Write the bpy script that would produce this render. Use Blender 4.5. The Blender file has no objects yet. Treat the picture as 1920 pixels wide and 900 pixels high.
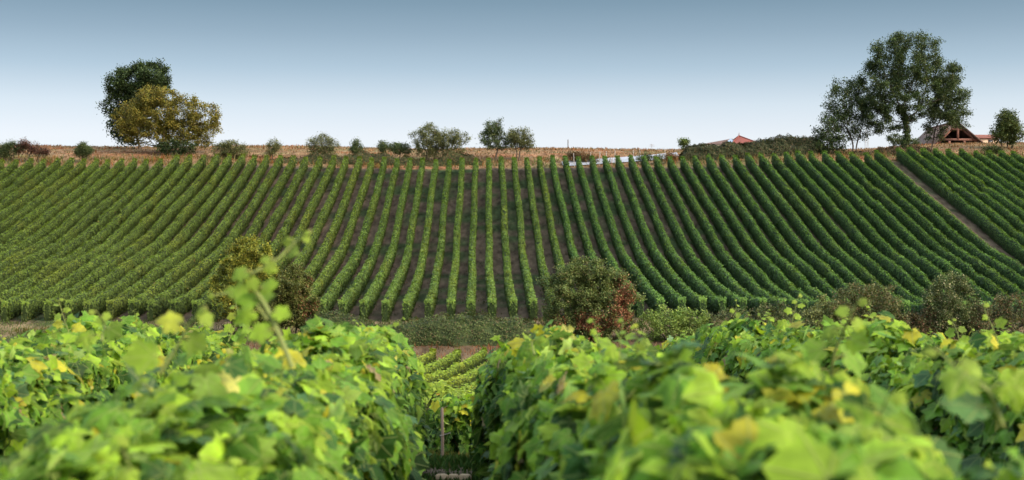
import bpy, math
import numpy as np

C = bpy.context.scene
COL = C.collection
R = math.radians
F = 2667.0                                   # focal length in photo pixels (50 mm on 36 mm)

# ------------------------------------------------------------------ camera
cd = bpy.data.cameras.new("camera"); cam = bpy.data.objects.new("camera", cd); COL.objects.link(cam)
cam.location = (0, 0, 0); cam.rotation_euler = (R(90), 0, 0)
cd.lens = 50; cd.sensor_width = 36; cd.clip_start = 0.05; cd.clip_end = 6000
cd.dof.use_dof = True; cd.dof.focus_distance = 38.0; cd.dof.aperture_fstop = 3.5
C.camera = cam

# ------------------------------------------------------------------ sky, sun, exposure
SUN_ELEV, SUN_AZ = 26.0, 125.0               # azimuth clockwise from +Y
w = bpy.data.worlds.new("World"); C.world = w; w.use_nodes = True
nt = w.node_tree; bg = nt.nodes["Background"]
sk = nt.nodes.new("ShaderNodeTexSky"); sk.sky_type = 'NISHITA'; sk.sun_disc = False
sk.sun_elevation = R(SUN_ELEV); sk.sun_rotation = R(SUN_AZ)
sk.altitude = 150; sk.dust_density = 0.6; sk.air_density = 1.0; sk.ozone_density = 2.0
tc = nt.nodes.new("ShaderNodeTexCoord"); sep = nt.nodes.new("ShaderNodeSeparateXYZ")
nt.links.new(tc.outputs["Generated"], sep.inputs[0])
rp = nt.nodes.new("ShaderNodeValToRGB")      # elevation (sine) -> tint of the sky
el = rp.color_ramp.elements
stops = [(0.0, (.22, .185, .215)), (.0711, (.21, .18, .205)), (.0933, (.19, .165, .18)), (.1191, (.135, .127, .14)),
         (.1429, (.102, .10, .107)), (.1664, (.085, .089, .093)), (.22, (.13, .12, .11)), (.32, (.75, .58, .43)), (.55, (1.7, 1.2, .80)), (1.0, (2.3, 1.5, .88))]
el[0].position, el[0].color = stops[0][0], (*stops[0][1], 1)
el[1].position, el[1].color = stops[-1][0], (*stops[-1][1], 1)
for p, c in stops[1:-1]:
    e = el.new(p); e.color = (*c, 1)
nt.links.new(sep.outputs[2], rp.inputs[0])
mul = nt.nodes.new("ShaderNodeMix"); mul.data_type = 'RGBA'; mul.blend_type = 'MULTIPLY'; mul.inputs[0].default_value = 1
nt.links.new(sk.outputs[0], mul.inputs[6]); nt.links.new(rp.outputs[0], mul.inputs[7])
rp2 = nt.nodes.new("ShaderNodeValToRGB"); e2 = rp2.color_ramp.elements       # even dusk band near the horizon, all round
band = [(0, (1.046, 1.096, 1.127)), (0.0711, (0.998, 1.066, 1.127)), (0.0933, (0.826, 0.951, 1.046)), (0.1191, (0.545, 0.712, 0.843)), (0.1429, (0.381, 0.531, 0.658)), (0.1664, (0.259, 0.397, 0.512)), (0.3, (0.135, 0.242, 0.349))]
e2[0].position, e2[0].color = band[0][0], (*band[0][1], 1); e2[1].position, e2[1].color = band[-1][0], (*band[-1][1], 1)
for p, c in band[1:-1]:
    e = e2.new(p); e.color = (*c, 1)
nt.links.new(sep.outputs[2], rp2.inputs[0])
fr = nt.nodes.new("ShaderNodeMapRange"); fr.inputs[1].default_value = .18; fr.inputs[2].default_value = .34; fr.inputs[3].default_value = .85; fr.inputs[4].default_value = 0
nt.links.new(sep.outputs[2], fr.inputs[0])
mb = nt.nodes.new("ShaderNodeMix"); mb.data_type = 'RGBA'; nt.links.new(fr.outputs[0], mb.inputs[0]); nt.links.new(mul.outputs[2], mb.inputs[6]); nt.links.new(rp2.outputs[0], mb.inputs[7])
nt.links.new(mb.outputs[2], bg.inputs[0]); bg.inputs[1].default_value = 0.15

sd = bpy.data.lights.new("sun", 'SUN'); so = bpy.data.objects.new("sun", sd); COL.objects.link(so)
sd.energy = .9; sd.angle = R(35); sd.color = (1.0, .86, .68)
so.rotation_euler = (R(90 - SUN_ELEV), 0, R(180 - SUN_AZ))
so.location = (60, -30, 40)
C.view_settings.view_transform = 'Standard'; C.view_settings.look = 'None'
C.view_settings.gamma = 1; C.view_settings.use_curve_mapping = False
C.view_settings.exposure = 2.5
C.cycles.max_bounces = 6; C.cycles.transparent_max_bounces = 4
C.cycles.transmission_bounces = 4; C.cycles.diffuse_bounces = 3; C.cycles.glossy_bounces = 2

# ------------------------------------------------------------------ helpers
def tag(o, label=None, cat=None, group=None, kind=None):
    if label: o["label"] = label
    if cat: o["category"] = cat
    if group: o["group"] = group
    if kind: o["kind"] = kind
    return o

def empty(name, loc):
    o = bpy.data.objects.new(name, None); COL.objects.link(o); o.location = loc; o.empty_display_size = .2
    return o

def norm(a):
    return a / np.maximum(np.linalg.norm(a, axis=-1, keepdims=True), 1e-9)

class Geo:
    """collects vertices, faces and colours of ONE mesh"""
    def __init__(s): s.v, s.f, s.c, s.u, s.n = [], [], [], [], 0
    def add(s, v, f, c, u=None):
        v = np.asarray(v, float).reshape(-1, 3); f = np.asarray(f, int)
        c = np.asarray(c, float)
        if c.ndim == 1: c = np.tile(c, (len(v), 1))
        s.v.append(v); s.f.append(f + s.n); s.c.append(c)
        s.u.append(np.zeros((len(v), 2)) if u is None else u); s.n += len(v)
    def tube(s, pts, rad, col, n=6, cap=True):
        pts = np.asarray(pts, float); rad = np.asarray(rad, float) * np.ones(len(pts))
        d = norm(np.gradient(pts, axis=0)); up = np.array([.31, .17, .93]); a = norm(np.cross(d, up)); b = np.cross(d, a)
        th = np.linspace(0, 2*np.pi, n, endpoint=False)
        ring = pts[:, None] + rad[:, None, None]*(a[:, None]*np.cos(th)[None, :, None] + b[:, None]*np.sin(th)[None, :, None])
        m = len(pts); i = np.arange(m-1)[:, None]*n; k = np.arange(n)[None]; k2 = (k+1) % n
        q = np.stack([i+k, i+k2, i+n+k2, i+n+k], -1).reshape(-1, 4)
        s.add(ring.reshape(-1, 3), q, col)
        if cap:
            e = np.concatenate([ring[-1], pts[-1:] + d[-1]*rad[-1]*.4]); s.add(e, np.stack([np.arange(n), (np.arange(n)+1) % n, np.full(n, n)], 1), col)
    def box(s, c, h, col, rz=0.0, rx=None):
        c = np.array(c, float); h = np.array(h, float)
        v = np.array([[x, y, z] for x in (-1, 1) for y in (-1, 1) for z in (-1, 1)]) * h
        ca, sa = math.cos(rz), math.sin(rz)
        if rx is not None:                     # tilt in the xz plane
            cr, sr = math.cos(rx), math.sin(rx); v = np.stack([v[:, 0]*cr - v[:, 2]*sr, v[:, 1], v[:, 0]*sr + v[:, 2]*cr], 1)
        v = np.stack([v[:, 0]*ca - v[:, 1]*sa, v[:, 0]*sa + v[:, 1]*ca, v[:, 2]], 1) + c
        s.add(v, [[0, 1, 3, 2], [4, 6, 7, 5], [0, 4, 5, 1], [2, 3, 7, 6], [0, 2, 6, 4], [1, 5, 7, 3]], col)
    def quad(s, p, col): s.add(p, [[0, 1, 2, 3]], col)
    def build(s, name, mat, parent=None, smooth=False, origin=None):
        me = bpy.data.meshes.new(name)
        v = np.concatenate(s.v); c = np.concatenate(s.c); u = np.concatenate(s.u)
        if origin is not None: v = v - np.asarray(origin)
        sizes = np.concatenate([np.full(len(f), f.shape[1]) for f in s.f])
        loops = np.concatenate([f.ravel() for f in s.f])
        me.vertices.add(len(v)); me.vertices.foreach_set("co", v.astype(np.float32).ravel())
        me.loops.add(len(loops)); me.loops.foreach_set("vertex_index", loops.astype(np.int32))
        me.polygons.add(len(sizes)); me.polygons.foreach_set("loop_start", np.concatenate([[0], np.cumsum(sizes)[:-1]]).astype(np.int32))
        if smooth: me.polygons.foreach_set("use_smooth", np.ones(len(sizes), bool))
        me.update(calc_edges=True)
        a = me.color_attributes.new("tint", 'FLOAT_COLOR', 'POINT')
        a.data.foreach_set("color", np.concatenate([c, np.ones((len(c), 1))], 1).astype(np.float32).ravel())
        b = me.attributes.new("leaf_uv", 'FLOAT2', 'POINT'); b.data.foreach_set("vector", u.astype(np.float32).ravel())
        me.materials.append(mat)
        o = bpy.data.objects.new(name, me); COL.objects.link(o)
        if parent is not None: o.parent = parent
        elif origin is not None: o.location = origin
        return o

# value noise on arrays
def vnoise(x, y=0.0, seed=0):
    x = np.asarray(x, float); y = np.asarray(y, float) + 0*x
    xi, yi = np.floor(x).astype(np.int64), np.floor(y).astype(np.int64); fx, fy = x-xi, y-yi
    fx = fx*fx*(3-2*fx); fy = fy*fy*(3-2*fy)
    def h(a, b):
        n = (a*374761393 + b*668265263 + seed*1442695041) & 0x7fffffff
        n = ((n ^ (n >> 13))*1274126177) & 0x7fffffff
        return ((n ^ (n >> 16)) & 0xffff)/65535.0*2-1
    return (h(xi, yi)*(1-fx)+h(xi+1, yi)*fx)*(1-fy) + (h(xi, yi+1)*(1-fx)+h(xi+1, yi+1)*fx)*fy

# ------------------------------------------------------------------ materials
def new_mat(name):
    m = bpy.data.materials.new(name); m.use_nodes = True
    return m, m.node_tree, m.node_tree.nodes["Principled BSDF"]

def leaf_mat(name, trans=.35, rough=.5, spec=.3, veins=False, back=(.75, .85, .8), var=.25, nscale=3.0):
    m, t, p = new_mat(name); N = t.nodes.new; L = t.links.new
    at = N("ShaderNodeAttribute"); at.attribute_name = "tint"
    geo = N("ShaderNodeNewGeometry")
    no = N("ShaderNodeTexNoise"); no.inputs["Scale"].default_value = nscale; L(geo.outputs["Position"], no.inputs["Vector"])
    mr = N("ShaderNodeMapRange"); mr.inputs[1].default_value = .3; mr.inputs[2].default_value = .7
    mr.inputs[3].default_value = 1-var; mr.inputs[4].default_value = 1+var; L(no.outputs[0], mr.inputs[0])
    mx = N("ShaderNodeMix"); mx.data_type = 'RGBA'; mx.blend_type = 'MULTIPLY'; mx.inputs[0].default_value = 1
    L(at.outputs["Color"], mx.inputs[6]); L(mr.outputs[0], mx.inputs[7]); col = mx.outputs[2]
    if veins:
        ua = N("ShaderNodeAttribute"); ua.attribute_name = "leaf_uv"
        sp = N("ShaderNodeSeparateXYZ"); L(ua.outputs["Vector"], sp.inputs[0])
        def mth(op, a, b=None):
            n = N("ShaderNodeMath"); n.operation = op
            for k, x in enumerate((a, b)):
                if x is None: continue
                if isinstance(x, (int, float)): n.inputs[k].default_value = x
                else: L(x, n.inputs[k])
            return n.outputs[0]
        ang = mth('ARCTAN2', sp.outputs[0], sp.outputs[1])
        pp = mth('PINGPONG', ang, R(23.5))
        ln = N("ShaderNodeVectorMath"); ln.operation = 'LENGTH'; L(ua.outputs["Vector"], ln.inputs[0])
        dist = mth('MULTIPLY', pp, ln.outputs["Value"])
        vr = N("ShaderNodeMapRange"); vr.inputs[1].default_value = .006; vr.inputs[2].default_value = .028
        vr.inputs[3].default_value = .55; vr.inputs[4].default_value = 0; L(dist, vr.inputs[0])
        vm = N("ShaderNodeMix"); vm.data_type = 'RGBA'; L(vr.outputs[0], vm.inputs[0]); L(col, vm.inputs[6])
        vm.inputs[7].default_value = (.30, .36, .12, 1); col = vm.outputs[2]
        bu = N("ShaderNodeBump"); bu.inputs["Strength"].default_value = .5; bu.inputs["Distance"].default_value = .01
        L(vr.outputs[0], bu.inputs["Height"]); L(bu.outputs[0], p.inputs["Normal"])
    if back:
        bm = N("ShaderNodeMix"); bm.data_type = 'RGBA'; bm.blend_type = 'MIX'
        hs = N("ShaderNodeHueSaturation"); hs.inputs["Saturation"].default_value = .82; hs.inputs["Value"].default_value = 1.25
        L(col, hs.inputs["Color"]); L(geo.outputs["Backfacing"], bm.inputs[0]); L(col, bm.inputs[6]); L(hs.outputs[0], bm.inputs[7]); col = bm.outputs[2]
    L(col, p.inputs["Base Color"]); p.inputs["Roughness"].default_value = rough; p.inputs["Specular IOR Level"].default_value = spec
    tr = N("ShaderNodeBsdfTranslucent"); g = N("ShaderNodeMix"); g.data_type = 'RGBA'; g.blend_type = 'MULTIPLY'; g.inputs[0].default_value = 1
    g.inputs[7].default_value = (1.35, 1.25, .6, 1); L(col, g.inputs[6]); L(g.outputs[2], tr.inputs["Color"])
    ms = N("ShaderNodeMixShader"); ms.inputs[0].default_value = trans
    L(p.outputs[0], ms.inputs[1]); L(tr.outputs[0], ms.inputs[2]); L(ms.outputs[0], t.nodes["Material Output"].inputs[0])
    return m

M_VINE = leaf_mat("vine_leaf", .43, .55, .2, veins=True, var=.34, nscale=16)
M_ROW = leaf_mat("row_leaf", .25, .6, .2, back=None, var=.22, nscale=1.6)
M_TREE = leaf_mat("tree_leaf", .22, .6, .2, back=None, var=.3, nscale=1.2)
M_GRASS = leaf_mat("grass_blade", .15, .8, .1, back=None, var=.3, nscale=.35)

def tint_mat(name, rough=.85, spec=.2, scale=6.0, var=.25, bump=.4, stretch=(1, 1, 1), bdist=.02):
    m, t, p = new_mat(name); N = t.nodes.new; L = t.links.new
    at = N("ShaderNodeAttribute"); at.attribute_name = "tint"; geo = N("ShaderNodeTexCoord")
    mp = N("ShaderNodeMapping"); mp.inputs["Scale"].default_value = stretch; L(geo.outputs["Object"], mp.inputs[0])
    no = N("ShaderNodeTexNoise"); no.inputs["Scale"].default_value = scale; no.inputs["Detail"].default_value = 6; L(mp.outputs[0], no.inputs["Vector"])
    mr = N("ShaderNodeMapRange"); mr.inputs[1].default_value = .3; mr.inputs[2].default_value = .7; mr.inputs[3].default_value = 1-var; mr.inputs[4].default_value = 1+var
    L(no.outputs[0], mr.inputs[0])
    mx = N("ShaderNodeMix"); mx.data_type = 'RGBA'; mx.blend_type = 'MULTIPLY'; mx.inputs[0].default_value = 1
    L(at.outputs["Color"], mx.inputs[6]); L(mr.outputs[0], mx.inputs[7]); L(mx.outputs[2], p.inputs["Base Color"])
    bu = N("ShaderNodeBump"); bu.inputs["Strength"].default_value = bump; bu.inputs["Distance"].default_value = bdist; L(no.outputs[0], bu.inputs["Height"]); L(bu.outputs[0], p.inputs["Normal"])
    p.inputs["Roughness"].default_value = rough; p.inputs["Specular IOR Level"].default_value = spec
    return m

M_BARK = tint_mat("bark", .9, .1, 9, .35, .6, (1, 1, .25))
M_WOOD = tint_mat("timber", .8, .2, 7, .25, .3, (1, 1, .3))
M_TILE = tint_mat("roof_tile", .8, .2, 5, .22, .5)
M_PLASTER = tint_mat("plaster", .9, .15, 3, .12, .15)
M_STONE = tint_mat("pale_concrete", .85, .2, 2.5, .14, .2)
M_METAL = tint_mat("grey_metal", .55, .4, 8, .12, .1)
M_GLASS = tint_mat("skylight_glass", .15, .6, 2, .05, .02)

# ------------------------------------------------------------------ terrain
PROF = np.array([(-40, .3), (-10, -.95), (0, -1.45), (8, -1.83), (13, -2.14), (16, -2.46), (19, -2.8), (24, -3.5), (32, -4.6), (42, -5.5), (55, -6.15), (66, -6.38), (69, -6.3),
                 (72.5, -5.8), (75.8, -5.38), (78.0, -4.88), (79.6, -4.62), (85, -4.1), (93, -3.2), (98.5, -2.5), (103, -1.75), (108, -.5), (113.5, 1.1), (124, 4.15), (131.7, 6.45),
                 (134, 7.05), (140, 8.35), (146, 9.2), (155, 10.02), (175, 10.55), (220, 11.2), (400, 6), (1000, -20), (4000, -120)], float)
_yy = np.concatenate([np.arange(-40, 200, .25), np.arange(200, 4001, 20.)])
_zz = np.interp(_yy, PROF[:, 0], PROF[:, 1])
_n = int((200+40)/.25); _k = np.exp(-.5*(np.arange(-16, 17)/6.)**2); _k /= _k.sum()
_zs = _zz.copy(); _zs[16:_n-16] = np.convolve(_zz[:_n], _k, 'same')[16:_n-16]
_k2 = np.exp(-.5*(np.arange(-16, 17)/2.)**2); _k2 /= _k2.sum()
_band = np.convolve(_zz[:_n], _k2, 'same'); _sel = (_yy[:_n] > 66) & (_yy[:_n] < 81); _zs[:_n][_sel] = _band[_sel]

def sstep(a, b, x):
    t = np.clip((x-a)/(b-a), 0, 1); return t*t*(3-2*t)

def ground_z(x, y):
    x = np.asarray(x, float); y = np.asarray(y, float)
    z = np.interp(y, _yy, _zs)
    hill = sstep(70, 84, y)*(1-sstep(230, 400, y))
    r_ = sstep(4, 30, x); l_ = sstep(-6, -30, x)
    z = z + hill*.08*np.sin(x*.21+.6) + (1-sstep(230, 400, y))*l_*(-.16*sstep(74, 79, y) + .38*sstep(80, 95, y)) + r_*(.55*sstep(97, 112, y)*(1-sstep(230, 400, y)) - 1.0*sstep(79.5, 86, y)*(1-sstep(88, 99, y)))
    z = z + .38*l_*sstep(84, 100, y)*(1-sstep(108, 122, y))
    z = z + sstep(133, 145, y)*(1-sstep(230, 400, y))*(-.75*np.exp(-((x-36)/7.)**2) - .35*sstep(0, 20, x)*(1-sstep(20, 30, x)) + .1*sstep(44, 50, x))
    z = z + sstep(40, 62, y)*(1-sstep(70, 84, y))*.40*sstep(8, 24, x)
    return z

def P(px, py, D):
    return np.array([(px-960)/F*D, D, (450-py)/F*D])

HD = -.0206                                  # hill rows drift this far in x per metre of y
def hill_x(k, y): return (905-960)/F*80 + (y-80)*HD*.0 + ((905-960)/F)*(y-80) + 1.2*(k+.42)
SOIL = np.array([.108, .082, .056])

def terrain():
    ys = np.concatenate([np.arange(-30, 70, 1.5), np.arange(70, 83, .25), np.arange(83, 130, .8), np.arange(130, 160, .4), np.arange(160, 260, 5), np.geomspace(260, 3500, 20)])
    xs = np.concatenate([-np.geomspace(90, 2500, 14)[::-1], np.arange(-80, 80.1, .7), np.geomspace(90, 2500, 14)])
    X, Y = np.meshgrid(xs, ys); Z = ground_z(X, Y) + .035*vnoise(X*1.3, Y*1.3, 3) + .02*vnoise(X*3.1, Y*2.7, 5)
    n1, n2, n3 = vnoise(X*.12, Y*.3, 11), vnoise(X*.5, Y*.7, 12), vnoise(X*1.7, Y*1.5, 13)
    dry = np.array([.165, .105, .056]); tan = np.array([.19, .135, .08]); rust = np.array([.21, .085, .04]); olive = np.array([.10, .10, .035]); green = np.array([.045, .07, .022])
    def mixc(a, b, t): return a*(1-t[..., None]) + b*t[..., None]
    c = mixc(np.broadcast_to(SOIL, X.shape+(3,)), np.array([.05, .072, .03]), sstep(-.1, .5, n1*.6+n2*.7))   # vineyard soil with weedy patches
    bank = mixc(np.broadcast_to(dry, X.shape+(3,)), tan, sstep(-.2, .5, n2+n1*.4)); bank = mixc(bank, rust, sstep(.1, .6, n3*.6+n1*.7)*.7); bank = mixc(bank, olive, sstep(.3, .7, n2*.7-n1*.5)*.7)
    c = mixc(c, bank, sstep(132.2, 132.9, Y + .25*n2))
    verge = mixc(np.broadcast_to(np.array([.17, .125, .075]), X.shape+(3,)), green, sstep(-.1, .5, n2*.5+n1+.25))
    c = mixc(c, verge, sstep(74, 75, Y)*(1-sstep(79.6, 80.2, Y)))
    c = mixc(c, np.broadcast_to(np.array([.10, .072, .045]), X.shape+(3,)), sstep(68.6, 69.1, Y+.4*n2)*(1-sstep(75.2, 76.0, Y+.4*n3)))
    c = mixc(c, np.broadcast_to(np.array([.10, .075, .055]), X.shape+(3,)), 1-sstep(22, 26, Y))
    g = Geo(); m, n = X.shape; i = np.arange(m-1)[:, None]*n + np.arange(n-1)[None]
    g.add(np.stack([X, Y, Z], -1).reshape(-1, 3), np.stack([i, i+1, i+n+1, i+n], -1).reshape(-1, 4), c.reshape(-1, 3))
    return g.build("ground", tint_mat("hill_ground", .95, .05, 2.2, .5, .8, (1, .22, 1), .05), smooth=True)
tag(terrain(), kind="structure")

# ------------------------------------------------------------------ leaf shapes
def tmpl_vine(full):
    h = np.array([(0, .06), (.10, -.10), (.28, -.15), (.41, -.03), (.50, .12), (.42, .24), (.55, .34), (.62, .55), (.45, .60), (.31, .65), (.29, .78), (.12, .92), (0, 1.04)])
    if not full: h = h[[0, 2, 4, 5, 7, 9, 11, 12]]
    o = np.concatenate([h, (h[1:-1]*[-1, 1])[::-1]]); n = len(o)
    if full:
        inn = np.array([0, .3]) + (o-[0, .3])*.55; p = np.concatenate([[[0, .3]], inn, o])
        k = np.arange(n); k2 = (k+1) % n
        f = np.concatenate([np.stack([np.zeros(n, int), 1+k, 1+k2], 1), np.stack([1+k, 1+n+k, 1+n+k2], 1), np.stack([1+k, 1+n+k2, 1+k2], 1)])
    else:
        p = np.concatenate([[[0, .3]], o]); k = np.arange(n); f = np.stack([np.zeros(n, int), 1+k, 1+(k+1) % n], 1)
    z = .22*np.abs(p[:, 0]) - .55*p[:, 0]**2 - .30*(p[:, 1]-.25)**2 + .05*np.sin(p[:, 0]*17+p[:, 1]*9)
    return np.column_stack([p[:, 0], p[:, 1], z]), f
VINE_HI, VINE_MID = tmpl_vine(True), tmpl_vine(False)
PENTA = (np.array([[0, 0, 0], [.45, .25, -.06], [.33, .75, -.12], [0, 1, -.16], [-.33, .75, -.12], [-.45, .25, -.06], [0, .45, .05]]),
         np.array([[6, 1, 0], [6, 2, 1], [6, 3, 2], [6, 4, 3], [6, 5, 4], [6, 0, 5]]))
DIAM = (np.array([[0, 0, 0], [.38, .5, -.08], [0, 1, -.1], [-.38, .5, -.08]]), np.array([[0, 1, 2], [0, 2, 3]]))
SLIM = (np.array([[0, 0, 0], [.24, .5, -.05], [0, 1, -.15], [-.24, .5, -.05]]), np.array([[0, 1, 2], [0, 2, 3]]))

def scatter(g, pos, nrm, tip, size, tm, col, rng, curl=True):
    T, Fc = tm; n = len(pos); k = len(T)
    nrm = norm(nrm); t = norm(tip - (tip*nrm).sum(1, keepdims=True)*nrm); s = np.cross(t, nrm)
    zf = (rng.uniform(-.4, 2.2, n) if curl else np.ones(n))[:, None, None]
    wf = rng.uniform(.85, 1.15, n)[:, None, None]
    v = pos[:, None] + size[:, None, None]*(T[None, :, 0:1]*wf*s[:, None] + T[None, :, 1:2]*t[:, None] + T[None, :, 2:3]*zf*nrm[:, None])
    f = Fc[None] + (np.arange(n)*k)[:, None, None]
    g.add(v.reshape(-1, 3), f.reshape(-1, Fc.shape[1]), np.repeat(col, k, 0), np.tile(T[:, :2], (n, 1)))

def pal(rng, n, cols, wts, jit=.10):
    cols = np.array(cols, float); i = rng.choice(len(cols), n, p=np.array(wts)/np.sum(wts))
    return cols[i]*(1+rng.normal(0, jit, (n, 1))).clip(.5, 1.6)

# ------------------------------------------------------------------ hillside rows
ROW_N = 0
def hill_row(fx, y0, y1, seed, h=1.14, wd=.375, tint=(1, 1, 1), leaf=.112, dens=420, name="vine_row", xlim=(-210, 2140), pals=None, lowshade=.45, lowat=(.25, .9)):
    """fx(y) gives the row's line; clipped to what can be seen plus a margin"""
    rng = np.random.default_rng(seed)
    yy = np.arange(y0, y1+.01, .5); xx = fx(yy); px = 960 + xx/yy*F
    ok = (px > xlim[0]) & (px < xlim[1])
    if ok.sum() < 6: return None
    yy, xx = yy[ok], xx[ok]; y0, y1 = yy[0], yy[-1]
    zz = ground_z(xx, yy); org = np.array([xx[0], yy[0], zz[0]])
    g = Geo()
    d = np.array([(xx[-1]-xx[0]), (yy[-1]-yy[0]), 0]); L = np.linalg.norm(d); d /= L; sd_ = np.array([d[1], -d[0], 0])
    def width(y, a): return wd*(.97+.10*vnoise(y*.9+seed, a*3.0, seed % 97)+.08*vnoise(y*3.7, a*3.0, seed % 89))
    def top(y): return h*(1+.045*vnoise(y*.8, 0, seed+1)+.035*vnoise(y*3.1, 0, seed+2)-.14*sstep(.72, .9, vnoise(y*.45, 0, seed+3)))
    # leafy body
    prof = np.array([(-.34, .10), (-.5, .30), (-.5, .65), (-.34, .90), (0, .97), (.34, .90), (.5, .65), (.5, .30), (.34, .10)])
    ring = []
    for a, b in prof:
        wv = width(yy, a)*.90; tv = top(yy)*.97; e = np.ones(len(yy)); e[0] = e[-1] = .75
        ring.append(np.stack([xx + sd_[0]*a*wv*e, yy + sd_[1]*a*wv*e, zz + b*tv], -1))
    ring = np.stack(ring, 1); m, n = ring.shape[:2]; i = np.arange(m-1)[:, None]*n + np.arange(n-1)[None]
    base = np.array([.022, .040, .011])*np.array(tint)  # hull coloured dark to paint in shade inside the row
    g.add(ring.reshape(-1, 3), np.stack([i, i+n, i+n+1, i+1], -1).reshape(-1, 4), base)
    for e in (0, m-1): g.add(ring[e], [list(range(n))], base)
    # leaves
    N = int(dens*L); y = rng.uniform(y0, y1, N); x = fx(y)
    side = rng.choice(3, N, p=[.39, .39, .22]); v = rng.uniform(0, 1, N)
    tz = top(y); a = np.where(side == 0, -1., np.where(side == 1, 1., rng.uniform(-1, 1, N)))
    hz = np.where(side == 2, 1.0-.10*np.abs(a)**2.5, .10+.84*v)
    off = np.where(side == 2, a*.42, a*(.5-.12*np.maximum(0, hz-.8)/.2-.10*(hz < .3)))*width(y, a)*1.05 + rng.normal(0, .030, N)
    y = np.where(rng.random(N) < 2.2/L*.5, np.where(rng.random(N) < .5, y0+.03, y1-.03), y); x = fx(y)
    end = np.minimum(y-y0, y1-y) < .12
    off = np.where(end, rng.uniform(-.5, .5, N)*wd, off)
    z = ground_z(x, y) + hz*tz + rng.normal(0, .03, N)
    shoot = (side == 2) & (rng.random(N) < .10); z = z + shoot*rng.uniform(.02, .14, N)
    pos = np.stack([x+sd_[0]*off, y+sd_[1]*off, z], 1)
    out = sd_[None]*np.where(side == 2, a*.4, a)[:, None] + np.array([0, 0, 1.])*np.where(side == 2, 1.0, .35)[:, None]
    out = out + rng.normal(0, .26, (N, 3)); out[end] += np.where(y < (y0+y1)/2, -1.2, 1.2)[end, None]*d
    tipd = rng.normal(0, .5, (N, 3)) + np.array([0, 0, -1.])*np.where(side == 2, .2, 1)[:, None] + out*.3
    pl = pals or ([(.062, .110, .023), (.074, .128, .026), (.088, .145, .029), (.12, .155, .032), (.13, .10, .035)], [.30, .42, .27, .012, .003])
    col = pal(rng, N, *pl)*np.array(tint)
    patch = sstep(.35, .75, vnoise(y*.35+seed*.7, 0, seed+7))[:, None]*.5
    col = col*(1-patch) + col*np.array([1.35, 1.08, .9])*patch
    col = col*(1-lowshade*(1-sstep(lowat[0], lowat[1], hz)))[:, None]  # paints shaded lower sides and dark lines between rows into the leaves
    young = sstep(.8, 1.0, hz)[:, None]*.6; col = col*(1+young*np.array([1.1, 1.0, .4]))  # young top leaves, brightened further so row tops look lit
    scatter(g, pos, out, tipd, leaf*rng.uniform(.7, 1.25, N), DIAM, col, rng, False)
    o = g.build(name, M_ROW, origin=org)
    return o

ORD = ["", "first", "second", "third", "fourth", "fifth", "sixth", "seventh", "eighth", "ninth", "tenth", "eleventh", "twelfth", "thirteenth", "fourteenth", "fifteenth", "sixteenth", "seventeenth"]
ANCH = [(66, "the red-brown bush"), (156, "the small round dark bush"), (330, "the yellow-leaved tree"), (450, "the low olive bush"), (603, "the spiky pale bush"), (667, "the small cone-shaped bush"),
        (822, "the broad twiggy bush"), (928, "the taller twin tree"), (1065, "the lone post"), (1222, "the antenna"), (1394, "the red hipped roof"), (1548, "the dark evergreen bush")]
rows = []
for k in range(-43, 31):
    e = .0 if k < 20 else .15*(k-20)
    fx = (lambda kk: (lambda y: (905-960)/F*y + 1.2*(kk+.42) + .05*np.sin(y*.11+kk*.6) + .03*np.sin(y*.31+kk*2.1)))(k)
    y0 = 80.4 + .35*vnoise(k*.9, 0, 4) + (.12*(k-5) if k > 5 else 0); y1 = 132.0 + .5*vnoise(k*.8, 3, 9) - (1.2 if k < -24 else 0)
    t = np.array([1.15, 1.05, .9]) if k < -8 else np.array([1.05, 1.05, 1.0]) if k < 5 else np.array([.82, .98, 1.05])  # warm left, cool right: sun and sky light painted into leaf colour
    o = hill_row(fx, float(y0), float(y1), 1000+k, tint=t*(1+.08*vnoise(k*1.7, 0, 21)))
    if o: rows.append((k, 960+F*fx(131.5)/131.5, o))
idx = {}
for a, (ax, an) in enumerate(ANCH):
    idx[a] = min(range(len(rows)), key=lambda r: abs(rows[r][1]-ax))
for r, (k, x, o) in enumerate(rows):
    a = min(idx, key=lambda q: abs(idx[q]-r)); d = r-idx[a]; an = ANCH[a][1]
    b = a+1 if d > 0 else a-1
    if d == 0: lab = "clipped vine row whose top end lies straight below %s" % an
    elif 0 <= b < len(ANCH): lab = "vine row, %s after the one below %s, towards %s" % (ORD[abs(d)], an, ANCH[b][1])
    else: lab = "vine row, %s after the one below %s, towards the %s" % (ORD[abs(d)], an, "dirt lane" if d > 0 else "open field edge")
    tag(o, lab, "vine row", "clipped vine rows on the hillside")
o = rows[-1][2]; o["label"] = "last vine row of the main slope, edging the diagonal brown dirt lane"
for j in range(17):
    k = 31.95 + j*.98
    fx = (lambda kk: (lambda y: (905-960)/F*y + 1.2*(kk+.42) + .06*np.sin(y*.13+kk*.9)))(k)
    o = hill_row(fx, 86.0, 133.6 - .12*j + .3*vnoise(j*.9, 5, 2), 2000+j, tint=np.array([.84, 1.0, 1.02])*(1+.1*vnoise(j*1.3, 0, 5)), wd=.46)  # cooler tint paints in faces turned from the sun
    if o: tag(o, "vine row bordering the far side of the diagonal brown dirt lane" if j == 0 else "vine row beyond the dirt lane, %s up from the lane's far edge" % ORD[j+1], "vine row", "vine rows beyond the dirt lane")

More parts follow.
